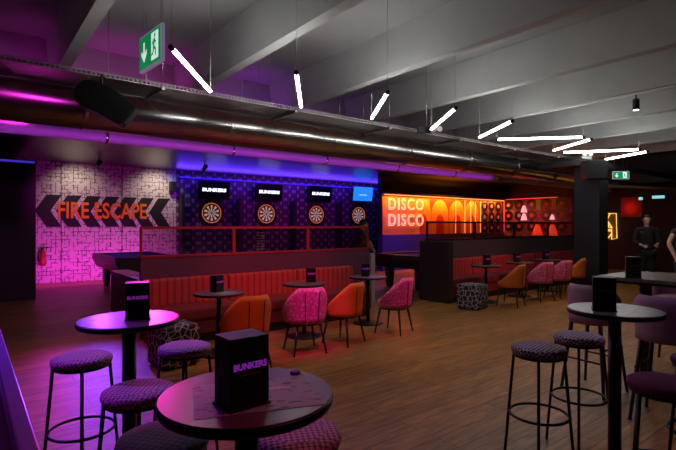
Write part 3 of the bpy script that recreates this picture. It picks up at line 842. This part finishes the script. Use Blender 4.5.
def bar_stool(label, cover, loc, rz):
    t = thing('bar_stool', label, 'bar stool', loc, rz, 'round backless bar stools')
    bm = nb(); lathe(bm, [(.150, .728), (.162, .736), (.167, .750), (.163, .766), (.145, .776), (.09, .781), (.01, .782)], 40); obj('seat', bm, cover, t, smooth=True)
    bm = nb(); lathe(bm, [(.150, .712), (.156, .716), (.156, .728)], 36); obj('seat_ring', bm, 'black_metal', t)
    for sx in (-1, 1):
        for sy in (-1, 1):
            bm = nb(); tube(bm, [(sx * .105, sy * .105, .724), (sx * .148, sy * .148, 0)], .0095, 10); obj('leg', bm, 'black_metal', t)
    bm = nb(); R_ = (.105 + .043 * (.724 - .345) / .724) * math.sqrt(2) - .004
    tube(bm, [(R_ * math.cos(2 * PI * k / 40), R_ * math.sin(2 * PI * k / 40), .345) for k in range(40)], .009, 8, True); obj('foot_ring', bm, 'black_metal', t)
    return t
S0 = bar_stool('pink patterned bar stool farthest left, beside the low dividing wall', 'stool_pink', (.54, 3.15, 0), R(35))
def st(label, cover, x, y, rz): return dup(S0, (x, y, 0), R(rz), label, None, {'seat': cover})
dup(S0, (.645, 2.36, 0), R(30), 'pink patterned bar stool in front of the violet topped bar table')
dup(S0, (1.11, 3.02, 0), R(22), 'pink patterned bar stool right of the violet topped bar table')
st('dark patterned bar stool at lower left, in front of the other left stools', 'stool_dark', .575, 1.78, 12)
st('magenta patterned bar stool under the right side of the nearest bar table', 'stool_pink', .98, 1.50, 40)
a = st('purple and white patterned bar stool nearest the middle of the floor', 'stool_stripe', 2.88, 1.60, -16)
st('purple and white patterned bar stool just behind the other striped one', 'stool_stripe', 3.40, 1.59, -20)
st('plum coloured bar stool at the right edge, in front', 'stool_plum', 2.74, .86, 20)
st('plum coloured bar stool at the right edge, behind the front one', 'stool_plum', 3.38, .86, 0)

def bar_chair(label, loc, rz):
    t = thing('bar_chair', label, 'bar chair', loc, rz, 'lilac high chairs with curved backs')
    bm = nb(); lathe(bm, [(.16, .655), (.20, .665), (.212, .70), (.205, .75), (.16, .765), (.01, .77)], 32); obj('seat', bm, 'lilac_velvet', t, smooth=True)
    bm = tub_shell(.215, .64, 1.0, .90, .05, R(112), .012, sh=.45); obj('backrest', bm, 'lilac_velvet', t, smooth=True)
    for sx in (-1, 1):
        for sy in (-1, 1):
            bm = nb(); tube(bm, [(sx * .135, sy * .135, .66), (sx * .20, sy * .20, 0)], .020, 10, r2=.013); obj('leg', bm, 'wood_black', t)
    bm = nb(); q = .175
    for z, qq in ((.30, .172),):
        tube(bm, [(qq, qq, z), (-qq, qq, z)], .009, 8); tube(bm, [(qq, -qq, z), (-qq, -qq, z)], .009, 8)
        tube(bm, [(qq, qq, z + .12), (qq, -qq, z + .12)], .009, 8); tube(bm, [(-qq, qq, z + .12), (-qq, -qq, z + .12)], .009, 8)
    obj('foot_rail', bm, 'black_metal', t)
    return t
B0 = bar_chair('lilac velvet bar chair just left of the tall menu stand at right', (4.66, 2.04, 0), face(1, -.1))
dup(B0, (4.38, 1.36, 0), face(1, .05), 'lilac velvet bar chair nearest the right edge, behind the grey topped table')
dup(B0, (6.22, 1.85, 0), face(-1, -.1), 'lilac velvet bar chair on the far side of the long high table')

def pouf(label, loc, rz):
    t = thing('pouf', label, 'pouf', loc, rz, 'patterned poufs')
    bm = nb(); box(bm, -.215, .215, -.215, .215, .015, .455, bev=.035); obj('cushion', bm, 'pouf', t)
    pbox('foot', 'black_plastic', t, -.18, .18, -.18, .18, 0, .016)
pouf('black and white hexagon patterned pouf at left, behind a pink stool', (1.82, 5.30, 0), R(5))
pouf('black and white hexagon patterned pouf on the open floor by the far bench', (7.42, 5.42, 0), R(10))

# ------------------------------------------------------------------ menus
def menu_stand(label, loc, rz, s=1.0, blue=False):
    t = thing('menu_stand', label, 'menu stand', loc, rz, 'black block menu stands')
    w, d, h = .062, .05, .203
    pbox('block', 'black_plastic', t, -w, w, -d, d, .004, h, bev=.004)
    pbox('foot', 'black_plastic', t, -w - .004, w + .004, -d - .004, d + .004, 0, .008)
    for s_ in (1, -1):
        bm = text_bm('BUNKERS', .0245, .0008, xs=1.02, to3=lambda x, y, z: (s_ * x, -s_ * (d + .0006 + abs(z)), .122 + y), bold=.0012); obj('logo', bm, 'logo', t, label='violet logo lettering')
        bm = nb()
        for k in range(9): box(bm, -.034 + k * .0078, -.034 + k * .0078 + .0055, *( (-d - .0008, -d) if s_ > 0 else (d, d + .0008)), .096, .101)
        obj('tagline', bm, 'logo_sub', t)
    if blue:
        pass
    return t
m0 = menu_stand('black menu stand with a violet logo, on the bar table nearest the camera', (.632, 1.262, HT), R(2))
dup(m0, (.75, 2.765, HT), R(-15), 'black menu stand with a violet logo, on the violet topped bar table')
dup(m0, (3.07, 1.285, HT), R(-63), 'black menu stand on the grey topped bar table at right', None, {'logo': 'logo_sub', 'tagline': 'black_plastic'})  # darker logo and tagline print stand in for missing light
dup(m0, (5.015, 1.835, 1.045), R(-65), 'black menu stand on the long high table at far right', None, {'logo': 'logo_sub', 'tagline': 'black_plastic'})  # same darkened print, as if out of the light
for x, y, w, rz in ((2.40, 5.45, 'leftmost low round table', 20), (3.86, 5.56, 'middle low round table of the nearer bench', -20), (4.98, 5.66, 'low round table at the end of the nearer bench', -35),
                    (8.33, 5.74, 'low table beside the far pouf', -20), (9.46, 5.76, 'low table behind the far pink chairs', -20), (10.76, 5.8, 'low table nearest the column', -20)):
    dup(m0, (x, y, .74), R(rz), 'black menu stand on the ' + w)
def sheet(label, cx, cy, z, rz, w, h):
    t = thing('menu_sheet', label, 'menu', (cx, cy, z), rz)
    pbox('sheet', 'paper', t, -w, w, -h, h, 0, .0012)
    pbox('printed_title', 'paper_print', t, .02, .02 + w * .5, h * .2, h * .2 + .018, .0012, .0016, label='pink printed title')
sheet('large grey printed menu sheet lying on the nearest bar table', .700, 1.30, HT, R(-20), .185, .14)
sheet('menu sheet lying on the leftmost low round table', 2.42, 5.28, .74, R(20), .12, .085)
sheet('menu sheet lying on the low table at the end of the nearer bench', 5.08, 5.50, .74, R(-20), .12, .085)
t = thing('bottle_cap', 'small violet cap at the back of the nearest bar table', 'cap', (.905, 1.40, HT))
bm = nb(); lathe(bm, [(.016, 0), (.018, .003), (.017, .010), (.012, .012)], 24); obj('cap', bm, 'cap', t)

# ------------------------------------------------------------------ people
def skinned(name, verts, edges, radii, root, mat, parent, levels=2):
    me = bpy.data.meshes.new(name); me.from_pydata(verts, edges, []); me.update()
    o = bpy.data.objects.new(name, me); COL.objects.link(o)
    md = o.modifiers.new('skin', 'SKIN'); md.use_smooth_shade = True; md.branch_smoothing = .6
    for i, r in enumerate(radii):
        sv = me.skin_vertices[0].data[i]; sv.radius = (r, r) if not isinstance(r, tuple) else r
        sv.use_root = (i == root)
    s = o.modifiers.new('sub', 'SUBSURF'); s.levels = levels; s.render_levels = levels
    dg = bpy.context.evaluated_depsgraph_get()
    m2 = bpy.data.meshes.new_from_object(o.evaluated_get(dg)); m2.name = name
    m2.materials.clear(); m2.materials.append(M[mat])
    bpy.data.objects.remove(o)
    o2 = bpy.data.objects.new(name, m2); COL.objects.link(o2); o2.parent = parent
    for p in m2.polygons: p.use_smooth = True
    return o2
class G:
    def __init__(s): s.v = []; s.e = []; s.r = []
    def add(s, p, r, par=None):
        s.v.append(tuple(p)); s.r.append(r); i = len(s.v) - 1
        if par is not None: s.e.append((par, i))
        return i
def person(label, loc, rz, J, top, legs, sleeve=1.0):
    """J: joints in local space, the figure looks along -y; one continuous skin body, clothing as children"""
    t = thing('person', label, 'person', loc, rz)
    g = G()
    pel = g.add(J['pelvis'], (.15, .105)); sp = g.add(J['spine'], (.135, .095), pel); ch = g.add(J['chest'], (.155, .105), sp)
    nk = g.add(J['neck'], .050, ch); P = Vector(J['head']); n = Vector(J['neck']); ax = (P - n).normalized()
    jw = g.add(P - ax * .06, (.068, .088), nk); sk = g.add(P + ax * .02, (.096, .118), jw); tp = g.add(P + ax * .09, (.080, .10), sk)
    for s in 'LR':
        sh = g.add(J['sh' + s], .056, ch); el = g.add(J['el' + s], .040, sh); wr = g.add(J['wr' + s], .027, el)
        w, e = Vector(J['wr' + s]), Vector(J['el' + s]); d = (w - e).normalized()
        side = d.cross(Vector((0, -1, .2))).normalized() if abs(d.y) < .9 else d.cross(Vector((0, 0, 1))).normalized()
        nrm = side.cross(d).normalized(); sg = 1 if s == 'L' else -1
        pm = g.add(w + d * .06, (.026, .026), wr)
        for k, (off, ln) in enumerate(((-.027, .062), (-.009, .076), (.009, .070), (.027, .054))):
            b = g.add(w + d * .085 + side * off, .0105, pm)
            m = g.add(w + d * (.085 + ln * .55) + side * off * 1.1 + nrm * .012, .0095, b)
            g.add(w + d * (.085 + ln * .9) + side * off * 1.1 + nrm * .035, .008, m)
        b = g.add(w + d * .035 + side * (-.032), .012, pm); g.add(w + d * .07 + side * -.055 + nrm * .015, .010, b)
        hp = g.add(J['hip' + s], .088, pel); kn = g.add(J['kn' + s], .058, hp); an = g.add(J['an' + s], .040, kn)
        g.add(Vector(J['an' + s]) + Vector((0, -.13, -.045)), .034, an)
    skinned('body', g.v, g.e, g.r, 0, 'skin', t)
    # top with sleeves
    g = G()
    a = g.add(Vector(J['pelvis']) + Vector((0, 0, -.08)), (.185, .14)); b = g.add(J['spine'], (.178, .135), a); c = g.add(J['chest'], (.20, .145), b)
    u = g.add(Vector(J['neck']) * .62 + Vector(J['chest']) * .38, (.15, .11), c); g.add(Vector(J['neck']) * .97 + Vector(J['chest']) * .03, .072, u)
    for s in 'LR':
        sh, el, wr = Vector(J['sh' + s]), Vector(J['el' + s]), Vector(J['wr' + s])
        i = g.add(sh, .088, u); end = el if sleeve >= 1 else sh + (el - sh) * sleeve
        j = g.add(end, .066, i)
        if sleeve > 1: g.add(el + (wr - el) * (sleeve - 1), .05, j)
    skinned('shirt', g.v, g.e, g.r, 0, top, t)
    g = G()
    a = g.add(Vector(J['pelvis']) + Vector((0, 0, .02)), (.158, .122))
    for s in 'LR':
        i = g.add(J['hip' + s], .100, a); j = g.add(J['kn' + s], .072, i); g.add(Vector(J['an' + s]) + Vector((0, 0, .02)), .058, j)
    skinned('trousers', g.v, g.e, g.r, 0, legs, t)
    for s in 'LR':
        an = Vector(J['an' + s]); g = G()
        i = g.add(an + Vector((0, .03, -.04)), .05); j = g.add(an + Vector((0, -.08, -.045)), .05, i); g.add(an + Vector((0, -.17, -.052)), .04, j)
        skinned('shoe', g.v, g.e, g.r, 0, 'black_cloth', t)
    # hair cap and face
    bm = nb(); bmesh.ops.create_icosphere(bm, subdivisions=3, radius=1)
    for v in bm.verts:
        z = v.co.z
        v.co = Vector((v.co.x * .098, v.co.y * .118 + .012, z * .112))
    bmesh.ops.delete(bm, geom=[v for v in bm.verts if v.co.z < .045 - max(0, min(1, (v.co.y + .07) / .10)) * .115], context='VERTS')
    q = Vector((0, 0, 1)).rotation_difference(ax).to_matrix().to_4x4()
    bm.transform(Matrix.Translation(P + ax * .02) @ q); obj('hair', bm, 'hair', t, smooth=True)
    qf = q.to_3x3(); hy = Matrix.Rotation(J.get('turn', 0), 3, 'Z')
    for sx in (-1, 1):
        bm = nb(); bmesh.ops.create_icosphere(bm, subdivisions=2, radius=.011); bm.transform(Matrix.Translation(P + hy @ (qf @ Vector((sx * .032, -.088, .01))))); obj('eye', bm, 'eye', t, smooth=True)
        bm = nb(); bmesh.ops.create_icosphere(bm, subdivisions=2, radius=.026)
        for v in bm.verts: v.co.x *= .4
        bm.transform(Matrix.Translation(P + hy @ (qf @ Vector((sx * .080, .005, -.005))))); obj('ear', bm, 'skin', t, smooth=True)
    bm = nb(); bmesh.ops.create_cone(bm, segments=10, radius1=.020, radius2=.006, depth=.045, cap_ends=True); bm.transform(Matrix.Translation(P + hy @ (qf @ Vector((0, -.098, -.018)))) @ Matrix.Rotation(R(-18), 4, 'X')); obj('nose', bm, 'skin', t, smooth=True)
    bm = nb(); bmesh.ops.create_icosphere(bm, subdivisions=2, radius=.02)
    for v in bm.verts: v.co.z *= .3; v.co.y *= .4
    bm.transform(Matrix.Translation(P + hy @ (qf @ Vector((0, -.086, -.055))))); obj('mouth', bm, plain('lips', (.45, .18, .16), .5) if 'lips' not in bpy.data.materials else bpy.data.materials['lips'], t, smooth=True)
    return t
def pose(lean=0, h=1.75, arms=None):
    k = h / 1.75; L = Vector
    J = dict(pelvis=(0, 0, .95), spine=(0, -lean * .25, 1.15), chest=(0, -lean * .65, 1.36), neck=(0, -lean * .95, 1.50), head=(0, -lean * 1.15 - .01, 1.63))
    for s, x in (('L', -1), ('R', 1)):
        J['sh' + s] = (x * .175, -lean * .8, 1.42); J['hip' + s] = (x * .09, 0, .90); J['kn' + s] = (x * .10, -.02, .49); J['an' + s] = (x * .105, .02, .085)
        J['el' + s] = (x * .24, -lean * .8 + .02, 1.14); J['wr' + s] = (x * .26, -lean * .8 - .08, .90)
    if arms: J.update(arms)
    return {a: (Vector(b) * k if a != 'turn' else b) for a, b in J.items()}
person('person in a dark red top with black hair, leaning over behind the nearer screen', (7.78, 9.18, 0), R(60),
       pose(.16, 1.68, dict(elR=(.26, -.30, 1.18), wrR=(.14, -.40, 1.02), elL=(-.26, -.30, 1.18), wrL=(-.12, -.40, 1.02))), 'red_cloth', 'black_cloth', 1.0)
person('person in black clothes with dark hair, standing right of the red panel', (12.4, 4.25, 0), R(-60),
       pose(.02, 1.78, dict(elR=(.25, -.02, 1.14), wrR=(.14, -.22, 1.08), elL=(-.25, -.02, 1.14), wrL=(-.12, -.24, 1.06))), 'black_cloth', 'black_cloth', 1.7)
person('person in black with a bare forearm hanging, cut off by the right edge', (9.52, 2.68, 0), R(-38),
       pose(.0, 1.78, dict(elL=(-.27, .02, 1.22), wrL=(-.25, -.10, 1.0))), 'black_cloth', 'navy_cloth', .35)

# ------------------------------------------------------------------ lights
def look(o, tgt):
    d = Vector(tgt) - Vector(o.location); o.rotation_euler = d.to_track_quat('-Z', 'Y').to_euler()
def spot(col, w, loc, tgt, ang=60, blend=.8, size=.12):
    l = bpy.data.lights.new('spot_lamp', 'SPOT'); l.color = col; l.energy = w; l.spot_size = R(ang); l.spot_blend = blend; l.shadow_soft_size = size
    o = bpy.data.objects.new('spot_lamp', l); COL.objects.link(o); o.location = loc; look(o, tgt); return o
def area(col, w, loc, tgt, sx, sy=.05, spread=180):
    l = bpy.data.lights.new('strip_lamp', 'AREA'); l.shape = 'RECTANGLE'; l.size = sx; l.size_y = sy; l.color = col; l.energy = w; l.spread = R(spread)
    o = bpy.data.objects.new('strip_lamp', l); COL.objects.link(o); o.location = loc; look(o, tgt); return o
MAG = (1, .03, .80); VIO = (.42, .06, 1); BLU = (.10, .03, 1); RED = (1, .03, .06); ORA = (1, .24, .03); WRM = (1, .80, .62); PNK = (1, .08, .42)
# doodle wall: warm wash from above, magenta from low fittings
spot(WRM, 30, (2.3, 13.9, 3.15), (2.4, 14.7, 2.3), 110, 1, .05)
spot(WRM, 42, (4.6, 13.9, 3.15), (4.5, 14.7, 2.3), 110, 1, .05)
area(MAG, 28, (3.0, 13.6, .25), (3.0, 14.7, .7), 3.6, .1)
spot(MAG, 170, (1.6, 9.6, 3.15), (2.4, 14.7, .5), 52, .9)
# back lights by the doodle wall that skim the floor and the table tops at left
spot((1, .03, .5), 170, (1.95, 14.2, 3.1), (.55, 4.3, 0), 13, .8, .06)
spot((.26, .05, 1), 1200, (2.75, 13.6, 3.1), (.72, 3.6, .4), 20, .7, .06)
spot((1, .03, .55), 900, (4.25, 14.0, 3.1), (.90, 2.88, 1.03), 7, .6, .06)
# floor at left
spot(MAG, 60, (.4, 7.2, 3.1), (.8, 6.0, 0), 75, 1)
spot((.22, .03, 1), 330, (-.6, 5.0, 3.2), (.5, 3.5, 0), 58, .9)
spot((.36, .10, 1), 150, (-.2, 4.6, 3.3), (.58, 2.8, 1.03), 16, .6, .05)
spot((.5, .05, 1), 55, (-.8, 3.2, 3.2), (.6, 2.5, .6), 55, .9)
# dart wall and its ceiling, blue
area(BLU, 45, (9.3, 14.55, 3.08), (9.3, 14.3, 3.3), 8.4, .06)
area(BLU, 46, (9.3, 14.2, 3.1), (9.3, 14.7, 2.2), 8.4, .06)
spot((.8, .02, .5), 150, (9.5, 10.5, 3.1), (9.5, 14.7, 1.2), 95, 1)
# bulkhead and slab edge, magenta
area(MAG, 7, (2.2, 7.75, 3.4), (2.2, 8.35, 3.9), 3, .06)
area((.3, .03, 1), 4, (-3.0, 7.75, 3.4), (-3.0, 8.35, 3.9), 4, .06)
area(VIO, 5, (4.6, 7.75, 3.4), (4.6, 8.35, 3.9), 2, .06)
# violet strip with no fitting, added to light the slim pipe
area((.66, .06, 1), 8.5, (3.2, 6.72, 2.50), (3.2, 7.28, 2.78), 15, .04, 50)
spot(MAG, 110, (-1.4, 3.9, 3.5), (-.6, 6.7, 3.0), 60, .8)
# nearer bench, red and pink
spot((1, .03, .12), 210, (3.2, 3.6, 3.3), (3.9, 6.75, .95), 44, .9)
spot((1, .03, .12), 90, (1.6, 3.6, 3.3), (2.2, 6.75, .95), 40, .9)
spot((1, .06, .55), 320, (2.7, 2.7, 3.3), (3.3, 4.7, .6), 22, .8)
spot((1, .16, .04), 110, (1.9, 2.4, 3.3), (2.4, 4.6, .6), 22, .8)  # unseen spot added to brighten the nearest orange chair
spot((1, .16, .05), 70, (3.5, 2.7, 3.3), (3.95, 4.8, .6), 18, .8)
spot((1, .04, .5), 130, (5.0, 2.9, 3.3), (4.9, 4.9, .6), 24, .8)
spot((1, .03, .12), 60, (3.4, 9.2, 3.1), (3.9, 6.7, 1.4), 80, .9)
# far bench
spot((1, .12, .10), 50, (9.2, 3.4, 3.3), (9.6, 6.6, .8), 50, .9)
spot((1, .45, .25), 60, (9.4, 2.6, 3.4), (9.6, 5.0, .7), 40, .9)
# disco wall
area(ORA, 110, (14.4, 11.38, 2.52), (14.4, 11.62, 1.7), 6.9, .06)
spot(ORA, 700, (14.0, 10.6, 1.3), (14.0, 10.4, 3.2), 130, 1)  # unseen uplight added for the orange patches on the low ceiling
spot((.25, .05, 1), 380, (10.5, 9.8, 3.1), (11.9, 11.6, .9), 60, 1)
spot((1, .1, .12), 110, (16.3, 9.8, 3.0), (17.9, 10.4, 1.8), 60, 1)
spot((1, .07, .02), 120, (16.4, 6.7, 2.8), (18, 6.66, 2.2), 18, .9)
# the track spotlight, then unseen lamps added for tables, stools, floor and figures
spot(WRM, 60, (8.755, 3.16, 3.44), (8.755, 3.16, 0), 75, .9)
spot((1, .12, .26), 40, (1.9, .7, 3.6), (.80, 1.35, 1.0), 24, 1)
spot((.7, .35, 1), 34, (4.2, .4, 3.7), (3.5, 1.45, .8), 50, 1)
spot((1, .68, .40), 60, (5.6, 3.0, 3.7), (5.4, 3.0, 0), 85, 1)
spot((1, .8, .65), 5, (11.2, 4.0, 2.8), (12.4, 4.25, 1.5), 40, 1)
spot((1, .7, .6), 4, (8.6, 3.0, 2.9), (9.35, 2.8, 1.2), 36, 1)

w = bpy.data.worlds.new('world'); SC.world = w; w.use_nodes = True
w.node_tree.nodes['Background'].inputs['Color'].default_value = (.25, .10, .35, 1)
w.node_tree.nodes['Background'].inputs['Strength'].default_value = .004
SC.view_settings.view_transform = 'Standard'; SC.view_settings.look = 'None'; SC.view_settings.gamma = 1; SC.view_settings.exposure = 0
SC.view_settings.use_curve_mapping = False
SC.cycles.max_bounces = 6; SC.cycles.sample_clamp_indirect = 3
